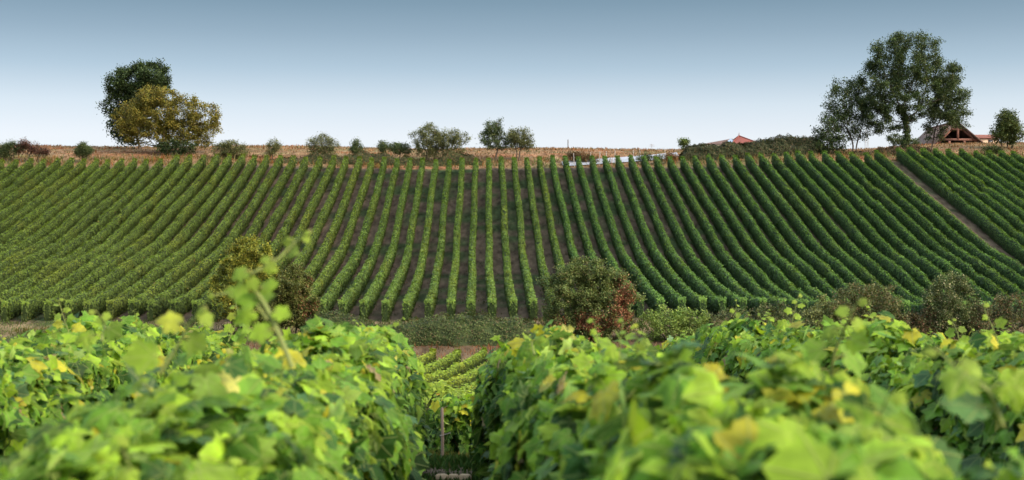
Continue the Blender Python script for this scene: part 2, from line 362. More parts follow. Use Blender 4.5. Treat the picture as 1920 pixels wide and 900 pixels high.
def strip(name, pts_l, pts_r, mat, col, lift=.004):
    g = Geo(); n = len(pts_l); v = np.concatenate([pts_l, pts_r]); v[:, 2] += lift; i = np.arange(n-1)
    g.add(v, np.stack([i, n+i, n+i+1, i+1], 1), col); return tag(g.build(name, mat, smooth=True), kind="structure")
yy = np.arange(80, 134, .5); cx = (905-960)/F*yy + 1.2*(31.25)
def gl(x, y): return np.stack([x, y, ground_z(x, y)+.05], 1)
strip("dirt_lane", gl(cx-.42, yy), gl(cx+.46, yy), tint_mat("lane_earth", .95, .05, 3, .3, .6), (.15, .098, .072), .02)

# ------------------------------------------------------------------ trees and shrubs
def colonize(rng, root, attr, step, infl, kill, maxit=90, first=None, trunk_h=0):
    nodes = [np.array(root, float)]; par = [-1]
    cen = attr.mean(0); cur = nodes[0]; dirn = norm((first if first is not None else np.array([0, 0, 1.])).astype(float))
    for _ in range(80):
        if np.min(np.linalg.norm(attr-cur, axis=1)) < infl*.8 and cur[2]-nodes[0][2] > trunk_h: break
        dv = norm(cen-cur); dirn = norm(dirn*.75+dv*.22+rng.normal(0, .10, 3)); cur = cur+dirn*step; par.append(len(nodes)-1); nodes.append(cur)
    nd = np.array(nodes); D = np.linalg.norm(attr[:, None]-nd[None], axis=2); near = D.argmin(1); dist = D.min(1); alive = np.ones(len(attr), bool)
    for _ in range(maxit):
        act = alive & (dist < infl)
        if not act.any(): break
        src = np.unique(near[act]); new = []
        for s in src:
            sel = act & (near == s); v = norm(attr[sel]-nodes[s]).sum(0); v = norm(v+rng.normal(0, .25, 3)*1.0)
            new.append((s, nodes[s]+v*step))
        b = len(nodes)
        for s, p in new: nodes.append(p); par.append(int(s))
        nn = np.array([p for _, p in new]); d2 = np.linalg.norm(attr[:, None]-nn[None], axis=2); m = d2.min(1); im = d2.argmin(1)
        up = m < dist; dist = np.where(up, m, dist); near = np.where(up, b+im, near); alive &= dist > kill
        if len(nodes) > 4500: break
    return np.array(nodes), np.array(par)

def lobes_points(rng, lobes, n, shell=.55):
    lobes = np.array(lobes, float); wts = (lobes[:, 3]*lobes[:, 4]*lobes[:, 5])**.72; i = rng.choice(len(lobes), n, p=wts/wts.sum())
    u = norm(rng.normal(0, 1, (n, 3)))*(rng.uniform(shell**3, 1, (n, 1))**(1/3)); return lobes[i, :3]+u*lobes[i, 3:6]

BARK = (.085, .068, .052)
def plant(name, label, cat, D, lobes_px, stems_px, n_attr, n_leaf, leaf, palette, group=None, depth=.85, step=None, cl=.22, tm=DIAM, bark=BARK, twig=.012, droop=.0, shell=.45, seed=1,
          ivy=0, rmax=.5, extra=None, kind_trunk="trunk", kind_crown="crown", ground=True, updir=.5, expo=2.1, trunk_h=0):
    """lobes_px: (px, py, rx, ry) in photo pixels at distance D; stems_px: base points (px, py)"""
    rng = np.random.default_rng(seed); s = D/F
    lobes = []
    for q in lobes_px:
        c = P(q[0], q[1], D); rx, rz = q[2]*s, q[3]*s; dd = q[4]*s if len(q) > 4 else 0
        lobes.append((c[0], c[1]+dd, c[2], rx, min(rx, rz*1.3)*depth if rx > rz else rx*depth, rz))
    big = list(lobes)                          # small outgrowths break the outline of every lobe
    for (cx_, cy_, cz_, ax_, ay_, az_) in big:
        for q in range(5):
            u = norm(rng.normal(0, 1, 3)); f_ = rng.uniform(.22, .42); e_ = rng.uniform(.72, 1.02)
            if cz_+u[2]*az_*e_ < cz_-az_*.75: continue
            lobes.append((cx_+u[0]*ax_*e_, cy_+u[1]*ay_*e_, cz_+u[2]*az_*e_, ax_*f_, ay_*f_, az_*f_))
    attr = lobes_points(rng, lobes, n_attr, shell)
    base0 = P(stems_px[0][0], stems_px[0][1], D)
    if ground: base0[2] = ground_z(base0[0], base0[1])
    org = base0.copy(); root = empty(name, org); tag(root, label, cat, group)
    step = step or max(.12, np.ptp(attr[:, 2])/22)
    gt, gc = Geo(), Geo(); own = rng.integers(0, len(stems_px), n_attr)
    if len(stems_px) > 1:
        bx = np.array([P(q[0], q[1], D)[0] for q in stems_px]); own = np.abs(attr[:, 0:1]-bx[None]+rng.normal(0, .3, (n_attr, len(bx)))).argmin(1)
    leafpos, leafdir = [], []
    for si, q in enumerate(stems_px):
        A = attr[own == si]
        if len(A) < 4: continue
        b = P(q[0], q[1], D); b[1] += rng.uniform(-.15, .15)
        b[2] = ground_z(b[0], b[1])-.08 if ground else b[2]
        first = np.array([q[2], 0, 1.]) if len(q) > 2 else None
        nd, par = colonize(rng, b, A, step, step*6, step*1.7, first=first, trunk_h=trunk_h)
        n = len(nd); kids = [[] for _ in range(n)]
        for i in range(1, n): kids[par[i]].append(i)
        acc = np.full(n, twig**expo)
        for i in range(n-1, -1, -1):
            if kids[i]: acc[i] = sum(acc[j] for j in kids[i])
        rad = np.minimum(acc**(1/expo), rmax)
        # chains of nodes -> tapered limbs
        stack = [(0, [0])] if not kids[0] else [(k_, [0, k_]) for k_ in kids[0]]
        while stack:
            i, ch = stack.pop()
            while kids[i]:
                ks = sorted(kids[i], key=lambda j: -acc[j])
                for j in ks[1:]: stack.append((j, [i, j]))
                i = ks[0]; ch.append(i)
            if len(ch) < 2: continue
            r = rad[ch].copy(); r[0] = min(r[0], r[1]*1.25)
            if ch[0] == 0: r[0] = r[1]*1.5
            gt.tube(nd[ch], r, np.array(bark)*rng.uniform(.8, 1.2), n=7 if r[0] > .08 else 4)
        thin = np.where(rad < twig*3.2)[0]
        if len(thin) == 0: thin = np.arange(n)
        leafpos.append(nd[thin]); leafdir.append(norm(nd[thin]-nd[np.maximum(par[thin], 0)]+1e-4))
        if ivy:
            tk = np.where((rad > .09) & (nd[:, 2] < b[2]+ivy))[0]
            if len(tk):
                m = 2600; q2 = rng.choice(tk, m); dv = norm(rng.normal(0, 1, (m, 3))*[1, 1, .5])
                pp = nd[q2]+dv*(rad[q2][:, None]*1.0+rng.exponential(.10, (m, 1)))+rng.normal(0, .1, (m, 3))
                scatter(gc, pp, dv+[0, 0, .4], rng.normal(0, .4, (m, 3))+[0, 0, -1], rng.uniform(.12, .2, m), DIAM, pal(rng, m, [(.022, .04, .012), (.04, .065, .016), (.09, .10, .03)], [.5, .38, .12]), rng, False)
    lp = np.concatenate(leafpos); ld = np.concatenate(leafdir)
    # twig clumps: each thin node carries its own amount of leaves, some almost bare
    wt = rng.gamma(1.6, 1, len(lp)); i = rng.choice(len(lp), n_leaf, p=wt/wt.sum())
    pos = lp[i] + ld[i]*rng.uniform(-.3, 1.4, (n_leaf, 1))*step*.8 + rng.normal(0, cl, (n_leaf, 3))*[1, 1, .75]
    if ground: pos[:, 2] = np.maximum(pos[:, 2], ground_z(pos[:, 0], pos[:, 1])+.03)
    nr = rng.normal(0, .7, (n_leaf, 3))+[0, 0, .75]; tip = ld[i]*.8+rng.normal(0, .6, (n_leaf, 3))+[0, 0, -droop]+np.array([0, 0, updir])*(.5 if droop == 0 else 0)
    ctone = np.clip(1+.14*rng.normal(0, 1, len(lp)), .55, 1.6)[i][:, None]
    col = pal(rng, n_leaf, *palette)*ctone
    if extra is not None: col = extra(pos, col, rng)
    scatter(gc, pos, nr, tip, leaf*rng.uniform(.65, 1.3, n_leaf), tm, col, rng, False)
    # body of each thing stays split into stems and foliage
    if gt.v: o = gt.build(kind_trunk, M_BARK, root, smooth=True, origin=org)
    gc.build(kind_crown, M_TREE, root, origin=org)
    return root

DARK = ([(.020, .036, .012), (.034, .060, .018), (.058, .086, .026)], [.45, .4, .15])
ASH = ([(.030, .050, .018), (.050, .080, .026), (.08, .115, .036), (.12, .135, .045)], [.4, .38, .17, .05])
GOLD = ([(.135, .13, .024), (.165, .145, .025), (.20, .15, .028), (.11, .12, .023)], [.34, .34, .14, .18])
OLIVE = ([(.08, .095, .036), (.12, .135, .048), (.16, .165, .062), (.05, .065, .022)], [.35, .35, .15, .15])
MID = ([(.042, .068, .026), (.068, .098, .036), (.11, .13, .048)], [.4, .42, .18])
LIGHT = ([(.075, .12, .026), (.11, .165, .034), (.15, .18, .045), (.05, .08, .02)], [.35, .35, .15, .15])

# tall right tree, its slim neighbours
plant("ash_tree", "tall dark open-crowned tree with ivied forked trunk, beside the timber barn", "tree", 139,
      [(1700, 110, 72, 52), (1650, 150, 48, 40), (1745, 150, 55, 50), (1690, 185, 82, 45), (1655, 215, 42, 34), (1790, 165, 26, 42), (1770, 195, 42, 42), (1720, 80, 36, 24), (1640, 185, 34, 34)],
      [(1694, 285)], 1250, 70000, .18, ASH, depth=.95, cl=.24, tm=SLIM, twig=.013, droop=.5, shell=.2, seed=5, ivy=5.5, rmax=.36, expo=2.1, trunk_h=3.4, step=.42)
plant("slim_tree", "slender airy tree with two thin stems, between the dark evergreen bush and tall tree", "tree", 140,
      [(1590, 190, 40, 42), (1575, 225, 34, 32), (1605, 235, 34, 30), (1560, 205, 24, 26), (1600, 165, 26, 22)], [(1598, 286), (1606, 287)], 420, 14500, .18, ASH, cl=.22, tm=SLIM, twig=.012, droop=.5, shell=.2, seed=7, ivy=1.6, rmax=.16)
plant("leaning_tree", "thin leaning tree in front of the timber barn's gable", "tree", 141,
      [(1775, 200, 30, 40), (1755, 235, 26, 30), (1800, 215, 26, 30), (1772, 160, 26, 24)], [(1745, 280, .12)], 300, 9000, .18, ASH, cl=.2, tm=SLIM, twig=.012, droop=.5, shell=.2, seed=9, rmax=.15, ivy=1.5)
plant("evergreen_bush", "dark evergreen bush at the end of the ivy hedge", "bush", 137.5,
      [(1553, 250, 26, 32), (1545, 270, 22, 22), (1568, 270, 20, 24)], [(1553, 288), (1560, 288)], 170, 3800, .17, DARK, cl=.2, twig=.012, seed=11, kind_trunk="stem", kind_crown="foliage")
plant("round_tree", "dense rounded dark green tree standing alone past the low cream outbuilding", "tree", 142,
      [(1890, 236, 31, 26), (1885, 225, 20, 20), (1898, 250, 26, 16), (1880, 250, 22, 16), (1889, 260, 30, 12)], [(1889, 270), (1880, 270), (1898, 270)], 320, 14000, .14, ([(.045, .07, .02), (.065, .095, .026), (.10, .115, .032)], [.45, .38, .17]), cl=.2, seed=13, shell=.5, twig=.013)
# the pair of trees on the left
plant("chestnut_tree", "big dense dark green tree rising behind the yellow-leaved tree", "tree", 147,
      [(262, 165, 60, 46), (232, 195, 36, 46), (296, 165, 28, 38), (225, 235, 24, 26), (255, 215, 44, 44), (275, 137, 40, 20), (250, 255, 36, 18)], [(262, 282)], 650, 52000, .175, DARK, cl=.28, seed=15, shell=.55, rmax=.4, twig=.016)
plant("yellow_tree", "wide olive and yellow-leaved tree at the field edge, in front of a dense dark one", "tree", 140,
      [(295, 205, 52, 44), (250, 225, 38, 34), (345, 215, 44, 40), (385, 225, 32, 34), (300, 245, 72, 26), (345, 250, 52, 26), (390, 245, 22, 18), (235, 245, 22, 22), (300, 268, 56, 12)],
      [(318, 285), (326, 285, .2), (310, 285, -.3)], 1000, 46000, .145, GOLD, cl=.19, seed=17, shell=.3, rmax=.26, twig=.012)
plant("dark_bush", "low dark shrub at the foot of the yellow-leaved tree", "bush", 138.5, [(325, 277, 34, 15), (352, 275, 16, 12)], [(322, 290), (340, 290)], 120, 2600, .16, DARK, cl=.17, seed=19, kind_trunk="stem", kind_crown="foliage")
# shrubs along the field edge
RED = ([(.07, .032, .026), (.10, .045, .032), (.045, .04, .018), (.13, .07, .04)], [.4, .3, .2, .1])
edge = [
 ("bush", "green bush at the far open end of the field edge, beside the red-brown one", [(8, 280, 24, 14), (28, 276, 16, 12)], [(8, 292), (25, 292)], 110, 2300, .15, MID, 134.5),
 ("bush", "red-brown bush on the field edge", [(55, 279, 26, 14), (78, 282, 16, 11), (44, 270, 10, 8)], [(52, 293), (72, 293)], 130, 2300, .13, RED, 134.5),
 ("bush", "small round dark bush alone on dry grass between the red-brown bush and yellow-leaved tree", [(157, 282, 15, 13)], [(156, 294)], 90, 2400, .13, MID, 134.5),
 ("bush", "low olive bush next to the yellow-leaved tree", [(432, 278, 30, 17), (415, 282, 20, 14), (452, 284, 16, 12)], [(425, 295), (440, 295)], 170, 2400, .14, OLIVE, 136),
 ("bush", "thin wispy sapling-like bush between the low olive and the spiky pale bush", [(511, 272, 15, 14), (511, 284, 14, 10)], [(511, 296)], 90, 800, .14, OLIVE, 136),
 ("bush", "spiky pale olive bush with twigs sticking up on the field edge", [(600, 270, 28, 19), (605, 284, 28, 12), (622, 270, 18, 14)], [(600, 297), (606, 297), (596, 297, -.3)], 230, 2700, .13, OLIVE, 136),
 ("bush", "small dark cone-shaped bush between the spiky pale and broad twiggy bushes", [(667, 277, 12, 14), (667, 268, 7, 9)], [(667, 297)], 80, 1500, .13, MID, 136),
 ("bush", "small upright dark bush next to the low spreading one", [(719, 276, 11, 13)], [(719, 294)], 70, 1000, .14, MID, 137),
 ("bush", "low spreading dark bush touching the broad twiggy bush", [(748, 277, 18, 13), (760, 280, 12, 10)], [(748, 294)], 90, 1500, .14, MID, 137),
 ("large_bush", "broad twiggy olive bush, widest on the field edge", [(805, 262, 34, 26), (838, 264, 28, 28), (865, 264, 18, 18), (822, 282, 44, 16), (785, 256, 18, 16)], [(815, 297), (838, 297), (802, 297)], 480, 7200, .14, OLIVE, 136),
 ("twin_tree", "taller and darker of the two small field-edge trees growing side by side", [(925, 258, 24, 24), (922, 240, 17, 14), (942, 265, 14, 18), (938, 228, 5, 8)], [(929, 291)], 260, 3300, .15, MID, 136.5),
 ("twin_tree", "shorter and more olive of the two small field-edge trees growing side by side", [(975, 258, 26, 20), (985, 268, 18, 14), (965, 270, 16, 14)], [(968, 291), (972, 291, .2)], 250, 3000, .14, OLIVE, 136.5),
 ("small_tree", "tiny pale green tree on the skyline between the antenna and the hipped roof", [(1281, 266, 9, 8)], [(1281, 277)], 60, 600, .16, LIGHT, 150),
 ("bush", "rusty low bush between the lone post and the pale track", [(1080, 294, 30, 10), (1105, 298, 22, 8)], [(1080, 305), (1100, 305)], 110, 1600, .13, ([(.10, .06, .03), (.06, .06, .022), (.16, .08, .035)], [.4, .35, .25]), 134.5),
 ("bush", "small dark bush on dry grass below the lone round tree", [(1860, 280, 18, 8)], [(1860, 288)], 60, 900, .14, MID, 136),
 ("bush", "grey-green bush on the skyline seen between the tall tree and the slender airy tree", [(1685, 262, 22, 12), (1710, 268, 18, 9)], [(1690, 276), (1700, 276)], 90, 1500, .18, MID, 158),
 ("bush", "orange-brown bush beside the upper end of the pale track", [(1258, 296, 14, 9)], [(1258, 305)], 60, 800, .13, ([(.20, .09, .03), (.12, .09, .03)], [.6, .4]), 134),
 ("bush", "green bush under the upper end of the pale track", [(1208, 297, 14, 9), (1232, 297, 13, 8)], [(1208, 305), (1230, 305)], 80, 1100, .13, MID, 133.8),
]
for n_, (nm, lab, lb, st, na, nl, lf, pl, D) in enumerate(edge):
    tree = "tree" in nm
    plant(nm, lab, "tree" if tree else "bush", D, lb, st, int(na*1.2), int(nl*2.6), lf*.74, pl, group="shrubs and small trees along the field edge", cl=.16, twig=.010, seed=40+n_, shell=.25,
          kind_trunk="trunk" if tree else "stem", kind_crown="crown" if tree else "foliage")

# shrubs in the valley
def rusty(fr, cen, rad, D):
    c = P(cen[0], cen[1], D)
    def f(pos, col, rng):
        dx = (pos[:, 0]-c[0])/(rad[0]*D/F); dz = (pos[:, 2]-c[2])/(rad[1]*D/F)
        m = (rng.random(len(pos)) < fr*np.clip(1.6*(1.05-np.hypot(dx, dz)), 0, 1)) & (vnoise(pos[:, 0]*1.6, pos[:, 2]*1.4, 8) > -.35)
        col = col.copy(); col[m] = pal(rng, int(m.sum()), [(.20, .085, .045), (.25, .12, .065), (.14, .07, .036)], [.5, .25, .25]); return col
    return f
plant("yellow_shrub", "upright yellow-green shrub at the foot of the slope, joined to a dark bramble", "bush", 76.5,
      [(455, 500, 46, 50), (425, 530, 32, 46), (475, 470, 34, 30), (450, 570, 46, 44), (500, 520, 30, 48)], [(450, 632), (468, 632), (432, 632, -.2)], 680, 46000, .105,
      ([(.18, .21, .034), (.24, .26, .04), (.33, .30, .05), (.10, .13, .026)], [.33, .3, .15, .22]), cl=.11, seed=71, twig=.008, shell=.3, updir=1.5, kind_trunk="stem", kind_crown="foliage")
plant("bramble_bush", "dark bramble with dead rust-brown sprays, leaning on the upright yellow-green shrub", "bush", 76.0,
      [(535, 550, 50, 54), (560, 575, 34, 46), (505, 590, 44, 40), (550, 525, 34, 24)], [(535, 636), (552, 636), (515, 636)], 600, 40000, .095,
      ([(.065, .085, .022), (.11, .135, .032), (.15, .155, .045), (.16, .12, .055)], [.40, .35, .18, .07]), cl=.11, seed=73, twig=.008, shell=.35, kind_trunk="stem", kind_crown="foliage", extra=rusty(.30, (582, 570), (26, 75), 76))
def two_rust(pos, col, rng):
    col = rusty(.85, (1168, 575), (30, 62), 75.5)(pos, col, rng); return rusty(.8, (1095, 618), (78, 42), 75.5)(pos, col, rng)
plant("thorn_bush", "largest mixed bush on the valley floor, green with red-brown hanging dead sprays", "bush", 75.5,
      [(1090, 545, 66, 44), (1055, 580, 46, 44), (1130, 580, 62, 58), (1165, 545, 34, 40), (1110, 510, 62, 22), (1085, 620, 64, 34), (1155, 610, 36, 40)], [(1085, 652), (1110, 652), (1140, 652), (1060, 652)], 1000, 66000, .092,
      ([(.075, .112, .034), (.12, .165, .05), (.17, .20, .062), (.13, .11, .05)], [.36, .36, .18, .10]), cl=.12, seed=75, twig=.008, shell=.35, kind_trunk="stem", kind_crown="foliage", extra=two_rust)
for n_, (lab, lb, st, na, nl, pl) in enumerate([
 ("fresh light green bush between the largest mixed bush and the low brown brambles", [(1255, 618, 52, 30), (1225, 625, 30, 26), (1300, 625, 34, 30)], [(1250, 654), (1280, 654)], 330, 6800, LIGHT),
 ("low brown bramble thicket next to the fresh light green bush", [(1370, 615, 50, 26), (1420, 618, 50, 26), (1480, 615, 50, 30)], [(1370, 648), (1420, 648), (1470, 648)], 330, 6500, ([(.045, .058, .020), (.065, .070, .028), (.05, .075, .022), (.085, .075, .036)], [.4, .25, .25, .1])),
 ("rounded brown-green bramble mound between the low brambles and the ivied mound", [(1625, 590, 60, 46), (1600, 600, 44, 40), (1655, 605, 42, 38)], [(1610, 646), (1640, 646)], 420, 9000, ([(.045, .062, .02), (.065, .075, .026), (.09, .082, .036), (.11, .065, .035)], [.4, .32, .2, .08])),
 ("taller ivied green mound with pale flecks, near the slope's lower corner", [(1780, 575, 42, 48), (1765, 600, 36, 46), (1810, 600, 30, 46)], [(1775, 650), (1790, 650)], 380, 8800, ([(.03, .045, .015), (.055, .075, .025), (.10, .11, .05), (.22, .20, .12)], [.4, .36, .17, .07])),
 ("russet low scrub beyond the ivied mound, under the right block of rows", [(1860, 605, 46, 36), (1910, 600, 46, 44), (1840, 622, 36, 24)], [(1860, 650), (1900, 650)], 330, 6500, ([(.05, .055, .022), (.07, .065, .03), (.10, .06, .035), (.035, .055, .02)], [.35, .25, .15, .25])),
 ("low reddish scrub filling the dip between the bramble mound and the ivied mound", [(1700, 620, 50, 22), (1735, 612, 24, 24)], [(1700, 646), (1730, 646)], 240, 4800, ([(.05, .05, .022), (.085, .06, .032), (.11, .06, .038), (.04, .055, .02)], [.35, .25, .15, .25])),
 ("dark olive scrub between the low brown thicket and the bramble mound", [(1545, 610, 36, 30), (1520, 620, 30, 24)], [(1530, 646), (1550, 646)], 220, 4200, OLIVE)]):
    lb = [(q[0], q[1]-6-.12*q[3], q[2]*1.12, q[3]*1.18) for q in lb]
    plant("bush", lab, "bush", 75.5, lb, st, int(na*1.1), int(nl*2.2), .09, ([tuple(np.array(c)*1.7) for c in pl[0]], pl[1]), group="bushes on the valley floor below the slope", cl=.11, seed=80+n_, twig=.008, shell=.4, kind_trunk="stem", kind_crown="foliage")

# hedges ---------------------------------------------------------------
def leafy_hedge(name, label, cat, line, h0, h1, width, leaf, dens, palette, seed, bumps=.25, step=.5):
    """line: (x, y) points; h0/h1 heights at the two ends; body plus leaves, one mesh part each"""
    rng = np.random.default_rng(seed); line = np.array(line, float); seg = np.linalg.norm(np.diff(line, axis=0), axis=1); s = np.concatenate([[0], np.cumsum(seg)]); L = s[-1]
    def at(t): return np.interp(t, s, line[:, 0]), np.interp(t, s, line[:, 1])
    N = int(dens*L); t = rng.uniform(0, L, N); x, y = at(t); x2, y2 = at(np.minimum(t+.1, L)); x1, y1 = at(np.maximum(t-.1, 0)); d = norm(np.stack([x2-x1, y2-y1, 0*x], 1)); sd_ = np.stack([d[:, 1], -d[:, 0], 0*x], 1)
    def H(t): return np.interp(t, [0, L], [h0, h1])*(1+bumps*(vnoise(t*.45, 0, seed)+.5*vnoise(t*1.7, 0, seed+1)))*np.clip(np.minimum(t, L-t)/1.0+.25, 0, 1)
    th = rng.uniform(0, np.pi, N); hh = H(t); lump = 1+.22*vnoise(t*1.3, th*2, seed+2)+.12*vnoise(t*3.9, th*5, seed+3)
    a, b = np.cos(th)*width*.5*lump, np.sin(th)**.7*hh*lump; q = 1-np.abs(rng.normal(0, .10, N)); a, b = a*q, b*q
    px_, py_ = x+sd_[:, 0]*a, y+sd_[:, 1]*a
    pos = np.stack([px_, py_, ground_z(px_, py_)+b], 1); out = sd_*np.cos(th)[:, None]+np.array([0, 0, 1.])*np.sin(th)[:, None]+rng.normal(0, .45, (N, 3))
    g = Geo(); x0, y0 = at(0); org = np.array([x0, y0, ground_z(x0, y0)])
    tt = np.arange(0, L+.01, step); th_ = np.linspace(0, np.pi, 9); TT, TH = np.meshgrid(tt, th_, indexing='ij'); X, Y = at(TT)
    lump = 1+.22*vnoise(TT*1.3, TH*2, seed+2); dx, dy = np.gradient(X, axis=0), np.gradient(Y, axis=0); ln = np.hypot(dx, dy)+1e-9
    A, B = np.cos(TH)*width*.43*lump, np.sin(TH)**.7*H(TT)*.86*lump; X2, Y2 = X+dy/ln*A, Y-dx/ln*A
    m, n = X.shape; i = np.arange(m-1)[:, None]*n+np.arange(n-1)[None]
    g.add(np.stack([X2, Y2, ground_z(X2, Y2)+B-.03], -1).reshape(-1, 3), np.stack([i, i+n, i+n+1, i+1], -1).reshape(-1, 4), np.array(palette[0][0])*.8)
    scatter(g, pos, out, rng.normal(0, .6, (N, 3))+[0, 0, -.6], leaf*rng.uniform(.7, 1.3, N), DIAM, pal(rng, N, *palette)*(1+.25*vnoise(t*.8, th, seed+4))[:, None], rng, False)
    o = g.build(name, M_TREE, origin=org); tag(o, label, cat); return o
leafy_hedge("hedge", "long low scrubby hedge on the bank below the slope's middle rows", "hedge", [(-11.4, 75.3), (-4, 75.2), (1.8, 75.2)], 1.35, 1.4, 1.8, .085, 1500,
            ([(.055, .082, .026), (.08, .115, .034), (.11, .125, .046), (.13, .10, .05)], [.38, .36, .16, .10]), 101)
leafy_hedge("ivy_hedge", "long dark ivy hedge rising towards the dark evergreen bush", "hedge", [(P(1276, 0, 136)[0], 136.5), (P(1400, 0, 136)[0], 137), (P(1500, 0, 136)[0], 138), (P(1560, 0, 136)[0], 138.5)], 1.22, 1.7, 2.2, .12, 1700,
            ([(.030, .042, .016), (.05, .062, .023), (.075, .07, .03), (.10, .065, .035)], [.4, .34, .16, .10]), 103, .10)
leafy_hedge("field_hedge", "low dark undergrowth strip beneath the spiky pale and broad twiggy bushes", "hedge", [(P(500, 0, 134)[0], 134.6), (P(700, 0, 134)[0], 134.9), (P(905, 0, 134)[0], 134.6)], .6, .75, 1.4, .10, 1100,
            ([(.05, .065, .025), (.08, .085, .034), (.13, .095, .045), (.15, .08, .04)], [.42, .33, .15, .10]), 105, .7)
leafy_hedge("scrub_hedge", "low brown scrub strip on the bank between the tall tree and the barn", "hedge", [(P(1585, 0, 137)[0], 137.6), (P(1700, 0, 137)[0], 138), (P(1760, 0, 137)[0], 138.5)], .7, .55, 1.2, .13, 700,
            ([(.05, .045, .022), (.09, .065, .035), (.13, .08, .04)], [.45, .35, .2]), 107, .5)

# grass ---------------------------------------------------------------
def grass(name, x0, x1, y0, y1, n, h, palette, seed, keep=None, wb=.02, patchy=.6):
    rng = np.random.default_rng(seed); x = rng.uniform(x0, x1, n); y = rng.uniform(y0, y1, n)
    m = vnoise(x*.7, y*.7, seed)+rng.normal(0, .4, n) > -patchy
    if keep is not None: m &= keep(x, y)
    x, y = x[m], y[m]; n = len(x); z = ground_z(x, y)-.03; hh = h*rng.uniform(.5, 1.5, n)*(1+.5*vnoise(x*.9, y*.9, seed+1)); a = rng.uniform(0, np.pi, n)
    wd = wb*rng.uniform(.7, 1.5, n)*(hh/h)**.5; lean = rng.normal(0, .35, (n, 2))*hh[:, None]; p = np.stack([x, y, z], 1); sx = np.stack([np.cos(a)*wd, np.sin(a)*wd, 0*a], 1)
    tip = p+np.stack([lean[:, 0], lean[:, 1], hh], 1); v = np.stack([p-sx, p+sx, tip], 1).reshape(-1, 3); col = pal(rng, n, *palette)
    patch = sstep(-.2, .6, vnoise(x*.22, y*.5, seed+3)+.6*vnoise(x*.9, y*.9, seed+4))[:, None]; col = col*(1-patch)+col*np.array([1.15, .72, .55])*patch
    g = Geo(); g.add(v, np.arange(3*n).reshape(-1, 3), np.repeat(col, 3, 0)); o = g.build(name, M_GRASS); return tag(o, kind="stuff")
DRY = ([(.19, .135, .078), (.155, .095, .048), (.24, .175, .11), (.075, .08, .03)], [.38, .28, .12, .22])
tag(grass("dry_grass", -62, 62, 132.6, 158, 36000, .15, DRY, 201, wb=.045), "parched tan and rust grass covering the bank and skyline above the rows", "grass")
tag(grass("verge_grass", -34, 32, 77.0, 80.6, 26000, .16, ([(.05, .085, .022), (.07, .105, .03), (.13, .12, .05)], [.48, .34, .18]), 203, wb=.025), "short green and tan verge grass along the foot of the vine rows", "grass")
tag(grass("straw_grass", -34, 32, 68.8, 76.5, 20000, .20, ([(.17, .11, .065), (.13, .08, .045), (.06, .07, .028)], [.40, .3, .30]), 205, wb=.02), "reddish dry grass on the bare strip before the hedge", "grass")

tag(grass("weeds", -7, 7, 1.5, 23.0, 26000, .07, ([(.05, .10, .02), (.08, .13, .03), (.12, .12, .04)], [.5, .35, .15]), 207, wb=.010, patchy=-.1), "low green weeds on the ground between the near rows", "weeds")

tag(grass("gap_weeds", -1.35, .45, 11.8, 16.4, 9000, .085, ([(.035, .085, .018), (.06, .12, .025), (.11, .12, .04)], [.5, .38, .12]), 213, wb=.022, patchy=.9), "dense low greenery covering the ground around the wooden stake", "weeds")
tag(grass("alley_weeds", -46, 31, 80.5, 131, 60000, .085, ([(.05, .085, .028), (.08, .10, .04), (.16, .125, .07)], [.45, .25, .3]), 209, wb=.03, patchy=-.25), "low weeds and dry straw between the hillside vine rows", "weeds")
tag(grass("bank_weeds", -50, 56, 132.8, 137.5, 16000, .34, ([(.10, .115, .04), (.15, .13, .055), (.17, .10, .045), (.07, .09, .03)], [.3, .3, .2, .2]), 211, wb=.04, patchy=.0), "taller olive and rusty weeds among the field-edge bushes", "weeds")

# ------------------------------------------------------------------ track, posts, masts
yt = np.array([132.9, 133.4, 134.0, 134.6, 135.3, 136.2, 137.4]); xt = np.array([P(p, 0, d)[0] for p, d in zip((1056, 1092, 1128, 1162, 1198, 1235, 1275), yt)])
strip("concrete_track", np.stack([xt, yt-.1, ground_z(xt, yt-.1)+.10], 1), np.stack([xt-.1, yt+np.linspace(1.5, 1.9, 7), ground_z(xt, yt)+.10+np.linspace(.50, .62, 7)], 1), M_STONE, (.26, .29, .335), .0)
gp = None
for n_, (px_, py_) in enumerate([(1077, 308), (1107, 307), (1124, 303), (1138, 302), (1153, 299), (1186, 293), (1200, 291), (1248, 288)]):
    D = 132.8+n_*.35
    b = P(px_, py_, D); b[2] = ground_z(b[0], b[1])
    if gp is None:
        g = Geo(); g.tube([(0, 0, -.1), (0, 0, 1.25), (.0, 0, 1.3)], [.025, .025, .02], (.36, .34, .32), 6); g.box((0, 0, 1.18), (.035, .03, .02), (.3, .28, .26)); gp = g.build("fence_post", M_METAL); o = gp
    else: o = gp.copy(); COL.objects.link(o)
    o.location = b; o.rotation_euler = (0.02*((n_*7) % 5-2), .03*((n_*3) % 5-2), n_*.7)
    tag(o, "thin grey metal post, %s along the pale track counting from its low end" % ORD[n_+1], "post", "fence posts along the pale track")
b = P(1065, 274, 152); b[2] = ground_z(b[0], b[1]); r = empty("marker_post", b); tag(r, "lone dark post on the skyline right of the twin trees", "post")
g = Geo(); g.tube([(0, 0, -.1), (0, 0, .95), (.02, 0, 1.0)], [.05, .045, .02], (.10, .09, .08)); g.build("shaft", M_WOOD, r)
b = P(1222, 274, 170); b[2] = ground_z(b[0], b[1]); r = empty("antenna", b); tag(r, "thin skyline antenna with a crossbar, above the pale track", "antenna")
g = Geo(); g.tube([(0, 0, -.1), (0, 0, 1.2)], .025, (.25, .25, .26)); g.build("mast", M_METAL, r)
g = Geo(); g.tube([(-.35, 0, .95), (.35, 0, .95)], .02, (.25, .25, .26)); g.tube([(-.22, 0, 1.1), (.22, 0, 1.1)], .02, (.25, .25, .26)); g.build("crossbar", M_METAL, r)
